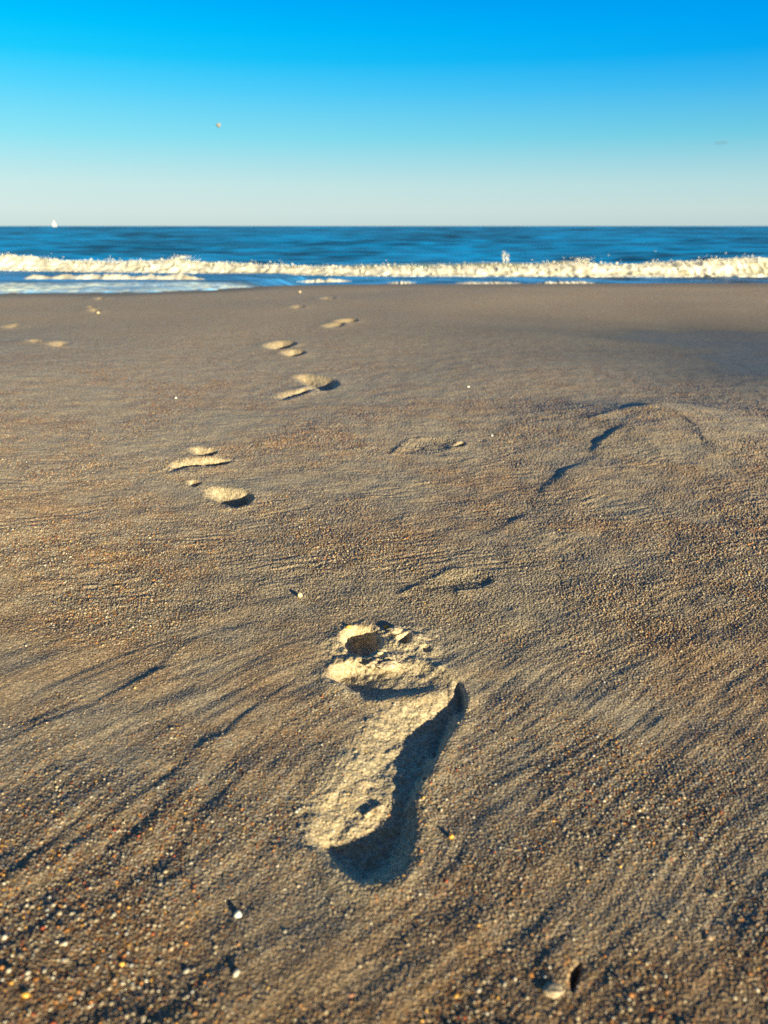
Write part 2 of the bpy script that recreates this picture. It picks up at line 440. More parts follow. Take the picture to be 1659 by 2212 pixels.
wet = 0.55 * sstep(0.30, 0.04, crest_y(X) - Y) * (0.35 + 0.65 * sstep(-0.3, -0.7, X)) + 1.0 * blob(1.55, 2.25, 0.85, 0.75) + 0.55 * blob(0.75, 2.4, 0.75, 0.75) + 0.40 * blob(0.95, 1.75, 0.5, 0.40)
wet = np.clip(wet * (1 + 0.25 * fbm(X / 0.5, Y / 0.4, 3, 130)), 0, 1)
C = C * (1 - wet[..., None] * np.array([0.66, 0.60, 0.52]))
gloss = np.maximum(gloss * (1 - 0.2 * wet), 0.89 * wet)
away = np.maximum(0.75 * sstep(1.3, 3.0, Y), 0.85 * sstep(0.0025, 0.010, dx))[..., None]
lum = C.mean(-1, keepdims=True)
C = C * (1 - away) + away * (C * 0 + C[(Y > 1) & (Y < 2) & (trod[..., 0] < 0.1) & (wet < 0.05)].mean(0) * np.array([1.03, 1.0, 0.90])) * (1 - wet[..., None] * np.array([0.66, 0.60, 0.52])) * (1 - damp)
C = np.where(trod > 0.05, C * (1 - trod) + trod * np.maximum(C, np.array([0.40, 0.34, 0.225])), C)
C = np.clip(C, 0.01, 0.85)

Z = Z + trod[..., 0] * (Y < 2.2) * (0.0004 + 0.0012 * sstep(0.7, 0.95, Y)) * fbm(X / 0.007, Y / 0.009, 3, 140)

# ------------------------------------------------------------------ materials
def new_mat(name):
    m = bpy.data.materials.new(name); m.use_nodes = True
    nt = m.node_tree
    bs = nt.nodes.get('Principled BSDF')
    return m, nt, bs

def plain(name, c, rough=0.6, spec=0.3):
    m, nt, bs = new_mat(name)
    n = nt.nodes.new('ShaderNodeTexNoise'); n.inputs['Scale'].default_value = 40; n.inputs['Detail'].default_value = 4
    tc = nt.nodes.new('ShaderNodeTexCoord'); nt.links.new(tc.outputs['Object'], n.inputs['Vector'])
    r = nt.nodes.new('ShaderNodeValToRGB')
    r.color_ramp.elements[0].position = 0.3; r.color_ramp.elements[1].position = 0.7
    r.color_ramp.elements[0].color = (c[0] * .8, c[1] * .8, c[2] * .8, 1); r.color_ramp.elements[1].color = (*c, 1)
    nt.links.new(n.outputs['Fac'], r.inputs['Fac']); nt.links.new(r.outputs['Color'], bs.inputs['Base Color'])
    bs.inputs['Roughness'].default_value = rough; bs.inputs['Specular IOR Level'].default_value = spec
    return m

m_sand, nt, bs = new_mat('sand')
at = nt.nodes.new('ShaderNodeAttribute'); at.attribute_name = 'grain'
ge0 = nt.nodes.new('ShaderNodeNewGeometry'); vv = nt.nodes.new('ShaderNodeTexVoronoi'); vv.inputs['Scale'].default_value = 900
nt.links.new(ge0.outputs['Position'], vv.inputs['Vector'])
sv = nt.nodes.new('ShaderNodeSeparateColor'); nt.links.new(vv.outputs['Color'], sv.inputs['Color'])
mv = nt.nodes.new('ShaderNodeMapRange'); mv.inputs['To Min'].default_value = 0.62; mv.inputs['To Max'].default_value = 1.38
nt.links.new(sv.outputs[0], mv.inputs['Value'])
vm = nt.nodes.new('ShaderNodeVectorMath'); vm.operation = 'SCALE'
nt.links.new(at.outputs['Color'], vm.inputs[0]); nt.links.new(mv.outputs['Result'], vm.inputs['Scale'])
nt.links.new(vm.outputs['Vector'], bs.inputs['Base Color'])
ra = nt.nodes.new('ShaderNodeMapRange'); ra.inputs['From Min'].default_value = 0.86; ra.inputs['From Max'].default_value = 1.0
ra.inputs['To Min'].default_value = 0.62; ra.inputs['To Max'].default_value = 0.22
nt.links.new(at.outputs['Alpha'], ra.inputs['Value']); nt.links.new(ra.outputs['Result'], bs.inputs['Roughness'])
bs.inputs['Specular IOR Level'].default_value = 0.35
nz = nt.nodes.new('ShaderNodeTexNoise'); nz.inputs['Scale'].default_value = 1500; nz.inputs['Detail'].default_value = 2
ge = nt.nodes.new('ShaderNodeNewGeometry'); nt.links.new(ge.outputs['Position'], nz.inputs['Vector'])
bp = nt.nodes.new('ShaderNodeBump'); bp.inputs['Strength'].default_value = 0.5; bp.inputs['Distance'].default_value = 0.0003
nt.links.new(nz.outputs['Fac'], bp.inputs['Height']); nt.links.new(bp.outputs['Normal'], bs.inputs['Normal'])

# ------------------------------------------------------------------ mesh helpers
def tag(o, label=None, cat=None, group=None, kind=None):
    if label: o['label'] = label
    if cat: o['category'] = cat
    if group: o['group'] = group
    if kind: o['kind'] = kind
    return o

def empty(name, loc):
    o = bpy.data.objects.new(name, None); o.location = loc; o.empty_display_size = 0.05
    col.objects.link(o); return o

def np_mesh(name, V, F, mat, parent=None, origin=(0, 0, 0), colors=None, smooth=True):
    """F: (n,3) or (n,4) int array"""
    V = np.asarray(V, np.float64) - np.asarray(origin)
    F = np.asarray(F, np.int32)
    me = bpy.data.meshes.new(name)
    n, k = F.shape
    me.vertices.add(len(V)); me.vertices.foreach_set('co', V.astype(np.float32).ravel())
    me.loops.add(n * k); me.loops.foreach_set('vertex_index', F.ravel())
    me.polygons.add(n); me.polygons.foreach_set('loop_start', np.arange(0, n * k, k, dtype=np.int32))
    me.polygons.foreach_set('use_smooth', np.full(n, smooth))
    if colors is not None:
        a = me.attributes.new('grain', 'FLOAT_COLOR', 'POINT')
        a.data.foreach_set('color', np.asarray(colors, np.float32).ravel())
    me.materials.append(mat)
    me.update(calc_edges=True); me.validate()
    o = bpy.data.objects.new(name, me); col.objects.link(o)
    if parent is not None:
        o.parent = parent
    else:
        o.location = origin
    return o

def grid_faces(r, c):
    i = np.arange(r * c).reshape(r, c)
    return np.stack([i[:-1, :-1], i[:-1, 1:], i[1:, 1:], i[1:, :-1]], -1).reshape(-1, 4)

# ------------------------------------------------------------------ beach and prints
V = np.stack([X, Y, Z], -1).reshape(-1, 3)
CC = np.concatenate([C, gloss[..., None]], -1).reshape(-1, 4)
F = grid_faces(nr, nc)
fx = V[F, 0].mean(1); fy = V[F, 1].mean(1)
owner = np.full(len(F), -1, np.int32)
flat = []
for pi, (nm, lab, ps) in enumerate(PRINTS):
    for qi, (pn, P) in enumerate(ps):
        k = len(flat); flat.append((pi, qi))
        pad = 0.004
        c = P.mean(0)
        PP = c + (P - c) * (1 + pad / (np.abs(P - c).max() + 1e-9))
        cand = np.where((fx > PP[:, 0].min()) & (fx < PP[:, 0].max()) & (fy > PP[:, 1].min()) & (fy < PP[:, 1].max()) & (owner < 0))[0]
        ins = inside(fx[cand], fy[cand], PP)
        owner[cand[ins]] = k

def sub_mesh(name, sel, parent=None, origin=(0, 0, 0)):
    f = F[sel]
    u, inv = np.unique(f, return_inverse=True)
    return np_mesh(name, V[u], inv.reshape(f.shape), m_sand, parent, origin, CC[u])

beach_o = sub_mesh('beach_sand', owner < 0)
tag(beach_o, kind='structure')
for pi, (nm, lab, ps) in enumerate(PRINTS):
    ks = [k for k in range(len(flat)) if flat[k][0] == pi]
    grp = 'washed out footprints' if nm == 'worn_footprint' else 'bare footprints in the sand'
    P = np.concatenate([p for _, p in ps]); cx, cy = P.mean(0)
    j = np.argmin((X - cx) ** 2 + (Y - cy) ** 2)
    org = (cx, cy, float(Z.ravel()[j]))
    if len(ps) == 1:
        o = sub_mesh(nm, owner == ks[0], None, org)
        tag(o, lab, 'footprint', grp)
    else:
        root = empty(nm, org); tag(root, lab, 'footprint', grp)
        for k, (pn, _) in zip(ks, ps):
            sub_mesh(pn, owner == k, root, org)

def ground_z(gx, gy):
    m = (np.abs(X - gx) < 0.06 + 0.01 * abs(gy)) & (np.abs(Y - gy) < 0.06 + 0.02 * abs(gy))
    idx = np.where(m.ravel())[0]
    j = idx[np.argmin((X.ravel()[idx] - gx) ** 2 + (Y.ravel()[idx] - gy) ** 2)]
    return float(Z.ravel()[j])

# ------------------------------------------------------------------ icospheres
def ico(sub):
    import bmesh
    bm = bmesh.new(); bmesh.ops.create_icosphere(bm, subdivisions=sub, radius=1.0)
    v = np.array([x.co[:] for x in bm.verts]); f = np.array([[a.index for a in p.verts] for p in bm.faces])
    bm.free(); return v, f
ICO1, ICOF1 = ico(1)
ICO2, ICOF2 = ico(2)
ICO4, ICOF4 = ico(4)

def many(base_v, base_f, centers, radii, squash=None, jit=0.25, seed=0):
    r = np.random.default_rng(seed)
    n = len(centers)
    q = r.normal(size=(n, 4)); q /= np.linalg.norm(q, axis=1)[:, None]
    w, x, y, z = q.T
    M = np.stack([1 - 2 * (y * y + z * z), 2 * (x * y - z * w), 2 * (x * z + y * w),
                  2 * (x * y + z * w), 1 - 2 * (x * x + z * z), 2 * (y * z - x * w),
                  2 * (x * z - y * w), 2 * (y * z + x * w), 1 - 2 * (x * x + y * y)], -1).reshape(n, 3, 3)
    b = np.repeat(base_v[None], n, 0) * (1 + jit * r.uniform(-1, 1, (n, len(base_v), 1)))
    b = b * r.uniform(0.7, 1.25, (n, 1, 3))
    b = np.einsum('nij,nvj->nvi', M, b) * np.asarray(radii)[:, None, None]
    if squash is not None: b = b * np.asarray(squash)
    V = (b + np.asarray(centers)[:, None, :]).reshape(-1, 3)
    F = (base_f[None] + (np.arange(n) * len(base_v))[:, None, None]).reshape(-1, 3)
    return V, F

# ------------------------------------------------------------------ loose grains on the near sand
m_grain, nt, bs = new_mat('loose grain')
at = nt.nodes.new('ShaderNodeAttribute'); at.attribute_name = 'grain'
nt.links.new(at.outputs['Color'], bs.inputs['Base Color'])
ra = nt.nodes.new('ShaderNodeMapRange'); ra.inputs['To Min'].default_value = 0.6; ra.inputs['To Max'].default_value = 0.15
nt.links.new(at.outputs['Alpha'], ra.inputs['Value']); nt.links.new(ra.outputs['Result'], bs.inputs['Roughness'])
bs.inputs['Specular IOR Level'].default_value = 0.5
inner = np.where((core & (np.abs(S) < 0.75)[None, :] & (Y < 1.15)).ravel())[0]
wgt = (0.10 + coarse.ravel()[inner] ** 1.5) * (space.ravel()[inner] ** 1.2)
wgt /= wgt.sum()
NG = 36000
pick = rng.choice(inner, NG, p=wgt)
gr = rng.lognormal(math.log(0.00052), 0.33, NG).clip(0.0003, 0.0016) * (0.75 + 0.4 * coarse.ravel()[pick]) * (1 + 0.30 * sstep(0.34, 0.20, V[pick, 1]))
cen = V[pick] + np.stack([rng.uniform(-.0004, .0004, NG), rng.uniform(-.0004, .0004, NG), -gr * 0.15], -1)
GV, GF = many(ICO1, ICOF1, cen, gr, (1, 1, 0.8), 0.2, 5)
gcol = palette(rng.uniform(0, 1, NG) ** 1.1, 0.75 * rng.uniform(0, 1, NG), np.clip(0.35 + coarse.ravel()[pick], 0, 1))
gcol = np.concatenate([gcol, rng.uniform(0, 1, (NG, 1)) ** 3], 1)
o = np_mesh('sand_grains', GV, GF, m_grain, None, (0, 0, 0), np.repeat(gcol, len(ICO1), 0), True)
tag(o, kind='stuff')

# ------------------------------------------------------------------ clods, pebbles, shell
def clod(name, px, py, size, label, cat, mat, seed, squash=(1, 1, 0.7), rough=0.35, sink=0.25, ang=0.0, grains=0.06, grp=None, z_at=None):
    gx, gy = G(px, py)
    z = ground_z(gx, gy) if z_at is None else z_at
    # ground not level with the pixel's plane: place where the ray meets that level
    gx, gy = G(px, py, z); z = ground_z(gx, gy)
    v = ICO4.copy()
    def n3(v, s, sd):
        return (perlin(v[:, 0] * s + 3, v[:, 1] * s + v[:, 2] * s * 0.7, sd) + perlin(v[:, 1] * s - 5, v[:, 2] * s + v[:, 0] * s * 0.6, sd + 1)) * 0.5
    r = 1 + rough * n3(v, 1.6, seed) + rough * 0.55 * n3(v, 3.7, seed + 4) + grains * n3(v, 11, seed + 9)
    v = v * r[:, None] * np.array(squash) * size
    c, s = math.cos(ang), math.sin(ang)
    v = np.stack([v[:, 0] * c - v[:, 1] * s, v[:, 0] * s + v[:, 1] * c, v[:, 2]], -1)
    v[:, 2] += size * squash[2] * (1 - 2 * sink)
    rr = np.random.default_rng(seed)
    cc = palette(rr.uniform(0, 1, len(v)), rr.uniform(0.3, 1, len(v)), np.full(len(v), 0.25))
    cc = np.concatenate([cc, rr.uniform(0, 1, (len(v), 1))], 1)
    o = np_mesh(name, v + np.array([gx, gy, z]), ICOF4, mat, None, (gx, gy, z), cc)
    return tag(o, label, cat, grp)

m_cream = plain('cream pebble', (0.66, 0.56, 0.38), 0.5)
m_shell = plain('white shell', (0.80, 0.82, 0.80), 0.3, 0.5)
m_amber = plain('amber pebble', (0.78, 0.42, 0.06), 0.35, 0.5)
m_russet = plain('russet pebble', (0.42, 0.12, 0.04), 0.4, 0.5)
g_clod = 'crumbly sand clods in the near footprint'
clod('sand_clod', 797, 1758, 0.0036, 'long crumbly clod lying across the heel of the near print', 'sand clod', m_sand, 3, (1.0, 0.42, 0.36), 0.5, 0.3, 0.95, 0.16, g_clod)
clod('sand_clod', 820, 1745, 0.0028, 'small round clod touching the long clod in the heel hollow', 'sand clod', m_sand, 8, (1.1, 0.6, 0.4), 0.5, 0.3, 0.3, 0.16, g_clod)
clod('sand_clod', 838, 1436, 0.0062, 'largest crumbly clod between the toes and ball of the near print', 'sand clod', m_sand, 13, (1.3, 0.7, 0.42), 0.5, 0.3, 0.2, 0.16, g_clod)
clod('sand_clod', 806, 1430, 0.0042, 'small cream clod left of the largest clod behind the toes', 'sand clod', m_sand, 17, (1.2, 0.8, 0.6), 0.5, 0.3, 0.5, 0.16, g_clod)
clod('sand_clod', 853, 1362, 0.0062, 'pale clod pushed up at the tip of the toes', 'sand clod', m_sand, 23, (1.0, 0.8, 0.42), 0.45, 0.35, 0.2, 0.14, g_clod)
clod('sand_clod', 1196, 2138, 0.0036, 'smooth sandy lump at the lower right beside a small dark hole', 'sand clod', m_sand, 31, (1.2, 0.9, 0.28), 0.3, 0.45, 0.2, 0.05)
clod('pebble', 648, 1289, 0.0020, 'cream pebble casting a dark shadow on the fine sand above the near print', 'pebble', m_cream, 41, (1, 0.9, 1.1), 0.25, 0.15, 0.2, 0.02)
clod('pebble', 821, 1415, 0.0021, 'smooth pale pebble on the ridge behind the big toe', 'pebble', m_cream, 43, (1.2, 0.8, 0.7), 0.2, 0.2, 0.3, 0.02)
clod('pebble', 835, 1355, 0.0019, 'amber pebble at the tip of the near print beside the pale clod', 'pebble', m_amber, 47, (1.2, 0.8, 0.7), 0.2, 0.2, 0.3, 0.02)
clod('pebble', 754, 1371, 0.0018, 'amber pebble on the left wall of the big toe hollow', 'pebble', m_amber, 53, (1.2, 0.8, 0.7), 0.2, 0.2, 0.3, 0.02)
clod('pebble', 1012, 836, 0.0022, 'tiny white pebble on the sand right of the slanting print', 'pebble', m_shell, 59, (1.3, 0.8, 0.6), 0.2, 0.2, 0.3, 0.02)
clod('pebble', 1063, 942, 0.0017, 'tiny white pebble just above the dent of the washed out print', 'pebble', m_shell, 61, (1, 0.9, 0.8), 0.2, 0.2, 0.3, 0.02)
clod('pebble', 648, 632, 0.006, 'small pale pebble close under the waterline in the middle', 'pebble', m_cream, 67, (1, 0.9, 0.8), 0.2, 0.2, 0.3, 0.02)
clod('pebble', 212, 677, 0.005, 'small pale pebble just below the stacked dents near the left waterline', 'pebble', m_cream, 71, (1, 0.9, 0.8), 0.2, 0.2, 0.3, 0.02)
clod('pebble', 380, 862, 0.0022, 'tiny white pebble on the open sand left of the slanting print', 'pebble', m_shell, 73, (1, 0.9, 0.8), 0.2, 0.2, 0.3, 0.02)
clod('pebble', 975, 1810 - 0, 0.0013, 'amber grain sized pebble on coarse sand right of the heel', 'pebble', m_amber, 79, (1.1, 0.8, 0.8), 0.2, 0.2, 0.3, 0.02)

# white shell fragment: a shallow cupped valve with growth ridges
def shell(px, py, size):
    gx, gy = G(px, py); z = ground_z(gx, gy)
    nu, nv = 36, 20
    top = []; bot = []
    for i in range(nv):
        rr_ = i / (nv - 1)
        for j in range(nu):
            a = 2 * math.pi * j / nu
            w = 1.0 - 0.22 * math.sin(a)
            x = rr_ * math.cos(a) * w; y = rr_ * math.sin(a) * 1.05
            h = 0.62 * (1 - rr_ ** 2.2) * (1 + 0.12 * math.sin(a)) + 0.012 * math.sin(rr_ * 26)
            top.append((x, y, h)); bot.append((x * 0.96, y * 0.96, h * 0.9 - 0.06))
    Vs = np.array(top + bot)
    Fs = []
    N = nu * nv
    for i in range(nv - 1):
        for j in range(nu):
            a, b = i * nu + j, i * nu + (j + 1) % nu
            Fs.append((a, b, b + nu, a + nu)); Fs.append((N + a, N + a + nu, N + b + nu, N + b))
    for j in range(nu):
        a, b = (nv - 1) * nu + j, (nv - 1) * nu + (j + 1) % nu
        Fs.append((a, b, N + b, N + a))
    tilt = 0.55
    Vs = Vs * size
    c, s = math.cos(tilt), math.sin(tilt)
    Vs = np.stack([Vs[:, 0], Vs[:, 1] * c - Vs[:, 2] * s, Vs[:, 1] * s + Vs[:, 2] * c], -1)
    Vs[:, 2] += size * 0.25
    o = np_mesh('shell', Vs + np.array([gx, gy, z]), Fs, m_shell, None, (gx, gy, z))
    return tag(o, 'small white shell half buried in coarse sand left below the heel', 'shell')
shell(515, 1992, 0.0018)

# ------------------------------------------------------------------ sea and swash
m_sea, nt, bs = new_mat('sea water')
bs.inputs['Base Color'].default_value = (0.004, 0.10, 0.22, 1)
bs.inputs['Roughness'].default_value = 0.16
bs.inputs['IOR'].default_value = 1.33; bs.inputs['Specular IOR Level'].default_value = 0.02
tc = nt.nodes.new('ShaderNodeNewGeometry')
mp = nt.nodes.new('ShaderNodeMapping'); mp.inputs['Scale'].default_value = (0.5, 1.6, 1.0)
nt.links.new(tc.outputs['Position'], mp.inputs['Vector'])
n1 = nt.nodes.new('ShaderNodeTexNoise'); n1.inputs['Scale'].default_value = 1.6; n1.inputs['Detail'].default_value = 6; n1.inputs['Roughness'].default_value = 0.6
nt.links.new(mp.outputs['Vector'], n1.inputs['Vector'])
bp = nt.nodes.new('ShaderNodeBump'); bp.inputs['Strength'].default_value = 0.6; bp.inputs['Distance'].default_value = 0.08
nt.links.new(n1.outputs['Fac'], bp.inputs['Height']); nt.links.new(bp.outputs['Normal'], bs.inputs['Normal'])
# foam lace by the attribute painted where the swash thins out
at = nt.nodes.new('ShaderNodeAttribute'); at.attribute_name = 'grain'
mixc = nt.nodes.new('ShaderNodeMix'); mixc.data_type = 'RGBA'
mp2 = nt.nodes.new('ShaderNodeMapping'); mp2.inputs['Scale'].default_value = (1.0, 0.45, 1.0)
nt.links.new(tc.outputs['Position'], mp2.inputs['Vector'])
vo = nt.nodes.new('ShaderNodeTexVoronoi'); vo.feature = 'DISTANCE_TO_EDGE'; vo.inputs['Scale'].default_value = 4.5
nw = nt.nodes.new('ShaderNodeTexNoise'); nw.inputs['Scale'].default_value = 5; nw.inputs['Detail'].default_value = 5
nt.links.new(mp2.outputs['Vector'], nw.inputs['Vector'])
add = nt.nodes.new('ShaderNodeVectorMath'); add.operation = 'ADD'
nt.links.new(mp2.outputs['Vector'], add.inputs[0]); nt.links.new(nw.outputs['Color'], add.inputs[1])
nt.links.new(add.outputs['Vector'], vo.inputs['Vector'])
lace = nt.nodes.new('ShaderNodeMapRange'); lace.inputs['From Min'].default_value = 0.04; lace.inputs['From Max'].default_value = 0.22
lace.inputs['To Min'].default_value = 1.0; lace.inputs['To Max'].default_value = 0.5
nt.links.new(vo.outputs['Distance'], lace.inputs['Value'])
mul = nt.nodes.new('ShaderNodeMath'); mul.operation = 'MULTIPLY'
nt.links.new(lace.outputs['Result'], mul.inputs[0]); nt.links.new(at.outputs['Alpha'], mul.inputs[1])
mixc.inputs[7].default_value = (0.80, 0.96, 0.94, 1)
nt.links.new(at.outputs['Color'], mixc.inputs[6]); nt.links.new(mul.outputs[0], mixc.inputs[0])
nt.links.new(mixc.outputs[2], bs.inputs['Base Color'])
dif = nt.nodes.new('ShaderNodeBsdfDiffuse'); glo = nt.nodes.new('ShaderNodeBsdfGlossy'); mxs = nt.nodes.new('ShaderNodeMixShader'); mxs.inputs[0].default_value = 0.18
nt.links.new(mixc.outputs[2], dif.inputs['Color']); nt.links.new(bp.outputs['Normal'], dif.inputs['Normal']); nt.links.new(bp.outputs['Normal'], glo.inputs['Normal'])
nt.links.new(dif.outputs[0], mxs.inputs[1]); nt.links.new(glo.outputs[0], mxs.inputs[2])
nt.links.new(mxs.outputs[0], nt.nodes['Material Output'].inputs['Surface'])
rr = nt.nodes.new('ShaderNodeMapRange'); rr.inputs['To Min'].default_value = 0.25; rr.inputs['To Max'].default_value = 0.6
nt.links.new(mul.outputs[0], rr.inputs['Value']); nt.links.new(rr.outputs['Result'], glo.inputs['Roughness'])

# rows by depression angle
ang = np.concatenate([np.geomspace(math.atan(0.66 / 40000), math.radians(0.35), 90), np.linspace(math.radians(0.36), math.radians(10.6), 900)])
Ys = (0.66 / np.tan(ang))[::-1]
sS = np.concatenate([-np.geomspace(8, 0.72, 40), np.linspace(-0.7, 0.7, 420), np.geomspace(0.72, 8, 40)])
XS = Ys[:, None] * sS[None, :]
YS = np.repeat(Ys[:, None], len(sS), 1)
dyS = np.gradient(YS, axis=0)
def wave_y(x):      # where the breaker stands
    return np.interp(x, [-14, -6, -3.5, 0, 3, 6, 14], [14.1, 13.6, 12.95, 12.1, 11.95, 12.0, 12.3])
zs = np.full(XS.shape, SEA_Z)
off = sstep(0.2, 2.5, YS - wave_y(XS))
for wlx, wly, a, sd in ((14, 5.5, 0.07, 1), (6.0, 2.2, 0.045, 2), (2.6, 1.0, 0.022, 3), (1.1, 0.45, 0.010, 4)):
    fade = np.clip(wly / (1.6 * dyS), 0, 1)
    zs = zs + a * off * fade * perlin(XS / wlx, (YS + 0.12 * XS) / wly, 300 + sd)
# far swell, one octave per decade of distance so it never goes glassy
zs = zs + 0.30 * sstep(60, 200, YS) * np.clip(40 / (1.6 * dyS), 0, 1) * perlin(XS / 160, YS / 40, 320)
zs = zs + 0.004 * perlin(XS / 0.5, YS / 0.22, 330) * sstep(25, 8, YS) * sstep(6.5, 8.5, YS)
bz = beach(XS, YS)
tip = crest_y(XS) + 0.02 + 0.05 * fbm(XS / 0.35, YS * 0 + 2, 3, 340)
reach = sstep(-0.55, -0.95, XS)
film = np.where(YS > tip, 0.006 * sstep(0, 0.25, YS - tip), -0.03) * 1.0
film = film * reach + (1 - reach) * np.where(YS > tip + 1.6, 0.004, -0.03)
zs = np.maximum(zs, bz + film + 0.0015 * perlin(XS / 0.10, YS / 0.10, 345) * (film > 0))
film_zone = np.clip((bz + film - SEA_Z) / 0.05, 0, 1) * (YS < 11.5)
depth = np.clip((zs - bz) / 0.35, 0, 1)
sea_c = np.zeros(XS.shape + (4,))
deep = np.array([0.000, 0.22, 0.54]); shal = np.array([0.04, 0.27, 0.66])
sh = np.clip(np.exp(-np.maximum(YS - 9, 0) / 3.0), 0, 1)[..., None]
var = np.clip(1 + 0.9 * perlin(XS / (0.16 * YS + 1), np.log(YS) * 7, 360) + 0.6 * perlin(XS / (0.06 * YS + .4), np.log(YS) * 15, 361) + 1.1 * perlin(XS / (0.025 * YS + .3), np.log(YS) * 32, 362), 0.2, 1.8)[..., None]
sea_c[..., :3] = (deep * (1 - sh) + shal * sh) * var
foamz = reach * sstep(0.0, 0.05, YS - tip) * sstep(2.6, 1.0, YS - tip)
foamz = np.maximum(foamz * (0.85 + 0.4 * fbm(XS / 0.5, YS / 0.9, 2, 350)), 0.9 * reach * sstep(0.0, 0.03, YS - tip) * sstep(0.25, 0.05, YS - tip))
sea_c[..., 3] = np.clip(foamz, 0, 1)
zs = zs + np.clip(foamz, 0, 1) * 0.012 * np.clip(0.2 + fbm(XS / 0.16, YS / 0.16, 3, 355), 0, 1.2)
o = np_mesh('sea_water', np.stack([XS, YS, zs], -1).reshape(-1, 3), grid_faces(*XS.shape), m_sea, None, (0, 0, 0), sea_c.reshape(-1, 4))
tag(o, kind='structure')

# ------------------------------------------------------------------ breaking wave
def foam_mat(name, c, trans=0.25):
    m, nt, bs = new_mat(name)
    n = nt.nodes.new('ShaderNodeTexNoise'); n.inputs['Scale'].default_value = 5.5; n.inputs['Detail'].default_value = 7
    ge = nt.nodes.new('ShaderNodeNewGeometry'); nt.links.new(ge.outputs['Position'], n.inputs['Vector'])
    r = nt.nodes.new('ShaderNodeValToRGB')
    r.color_ramp.elements[0].position = 0.34; r.color_ramp.elements[1].position = 0.55
    r.color_ramp.elements[0].color = (c[0] * .60, c[1] * .58, c[2] * .50, 1); r.color_ramp.elements[1].color = (*c, 1)
    nt.links.new(n.outputs['Fac'], r.inputs['Fac']); nt.links.new(r.outputs['Color'], bs.inputs['Base Color'])
    bs.inputs['Roughness'].default_value = 0.7; bs.inputs['Specular IOR Level'].default_value = 0.2
    bs.inputs['Subsurface Weight'].default_value = trans; bs.inputs['Subsurface Radius'].default_value = (0.05, 0.05, 0.04)
    bs.inputs['Subsurface Scale'].default_value = 0.5
    return m
m_foam = foam_mat('white foam', (0.80, 0.78, 0.70))
m_lip, nt, bs = new_mat('sandy wave water')
bs.inputs['Base Color'].default_value = (0.30, 0.30, 0.17, 1); bs.inputs['Roughness'].default_value = 0.25
n = nt.nodes.new('ShaderNodeTexNoise'); n.inputs['Scale'].default_value = 3; n.inputs['Detail'].default_value = 5
r = nt.nodes.new('ShaderNodeValToRGB'); r.color_ramp.elements[0].color = (0.12, 0.22, 0.20, 1); r.color_ramp.elements[1].color = (0.50, 0.44, 0.22, 1)
r.color_ramp.elements[0].position = 0.35; r.color_ramp.elements[1].position = 0.65
nt.links.new(n.outputs['Fac'], r.inputs['Fac']); nt.links.new(r.outputs['Color'], bs.inputs['Base Color'])

top_px = [(-900, 556), (-400, 560), (0, 552), (30, 547), (75, 552), (125, 560), (210, 562), (260, 562), (320, 560), (365, 557), (390, 552), (425, 562), (490, 563), (550, 570), (590, 567), (650, 575), (725, 570), (800, 567), (830, 567), (900, 566), (980, 566), (1070, 562), (1155, 565), (1225, 558), (1280, 565), (1355, 567), (1430, 562), (1530, 557), (1595, 552), (1659, 556), (2100, 560), (2600, 556)]
def wave_top(x):
    """crest height above the sea along x"""
    yw = wave_y(x)
    xp = CX + x / (yw * CP - (SEA_Z + 0.2 - CAM_H) * SP) * FPX
    yp = np.interp(xp, [p[0] for p in top_px], [p[1] for p in top_px])
    v = (CY - yp) / FPX
    t = yw / (CP + v * SP)
    return CAM_H + t * (v * CP - SP) - SEA_Z
xw = np.linspace(-13, 13, 2600)
Hw = wave_top(xw); Hw = np.clip(Hw, 0.12, 0.5)
wave = empty('breaking_wave', (0.0, 12.1, SEA_Z))
tag(wave, 'low breaking wave of cream white foam rolling along the whole shore', 'wave')
# body of the wave: closed profile swept along the shore
prof = [(-0.55, -0.05), (-0.42, 0.10), (-0.34, 0.40), (-0.26, 0.72), (-0.12, 0.90), (0.05, 0.92), (0.30, 0.80), (0.7, 0.5), (1.3, 0.18), (2.2, -0.05)]
xb = xw[::6]; Hb = wave_top(xb) * (0.94 + 0.05 * perlin(xb * 1.3, xb * 0, 401))
PV = []
for (py, pz) in prof:
    PV.append(np.stack([xb, wave_y(xb) + py, SEA_Z + pz * np.where(pz > 0, Hb, 1)], -1))
PV = np.stack(PV, 0)
fw = grid_faces(PV.shape[0], PV.shape[1])
np_mesh('wave_body', PV.reshape(-1, 3), fw, m_lip, wave, (0.0, 12.1, SEA_Z))
# foam roller: a billowing sheet in front plus many small clots
nu = 34
u = np.linspace(0, 1, nu)
A = np.interp(u, [0, 0.25, 0.6, 0.85, 1], [0.02, 0.16, 0.62, 0.9, 0.86])       # height share
Bf = np.interp(u, [0, 0.25, 0.6, 0.85, 1], [-0.90, -0.74, -0.55, -0.30, -0.10])   # across
UX, UU = np.meshgrid(xw, u)
def billow(x, y, sd):
    return 1 - np.abs(perlin(x, y, sd)) * 1.6
lump_ = 0.35 * billow(UX / 0.13, UU * 0.7, 409) + 0.5 * billow(UX / 0.42, UU * 1.3, 410) + 0.35 * billow(UX / 0.17, UU * 2.6, 411) + 0.10 * billow(UX / 0.07, UU * 5, 412)
cover = np.interp(xw, [-13, -6.2, -5.2, -4.2, -3.5, -2.2, -1.0, 0.6, 2.0, 3.2, 5, 13], [0.9, 1.0, 1.05, 0.95, 0.90, 0.92, 0.82, 0.74, 0.78, 0.92, 1.02, 1.0])
cover = cover + 0.10 * perlin(xw / 0.6, xw * 0, 415) + 0.08 * perlin(xw / 0.22, xw * 0, 416)
FH = Hw * np.clip(cover, 0.6, 1.05)
FZ = SEA_Z + A[:, None] * FH[None, :] * (0.86 + 0.17 * lump_)
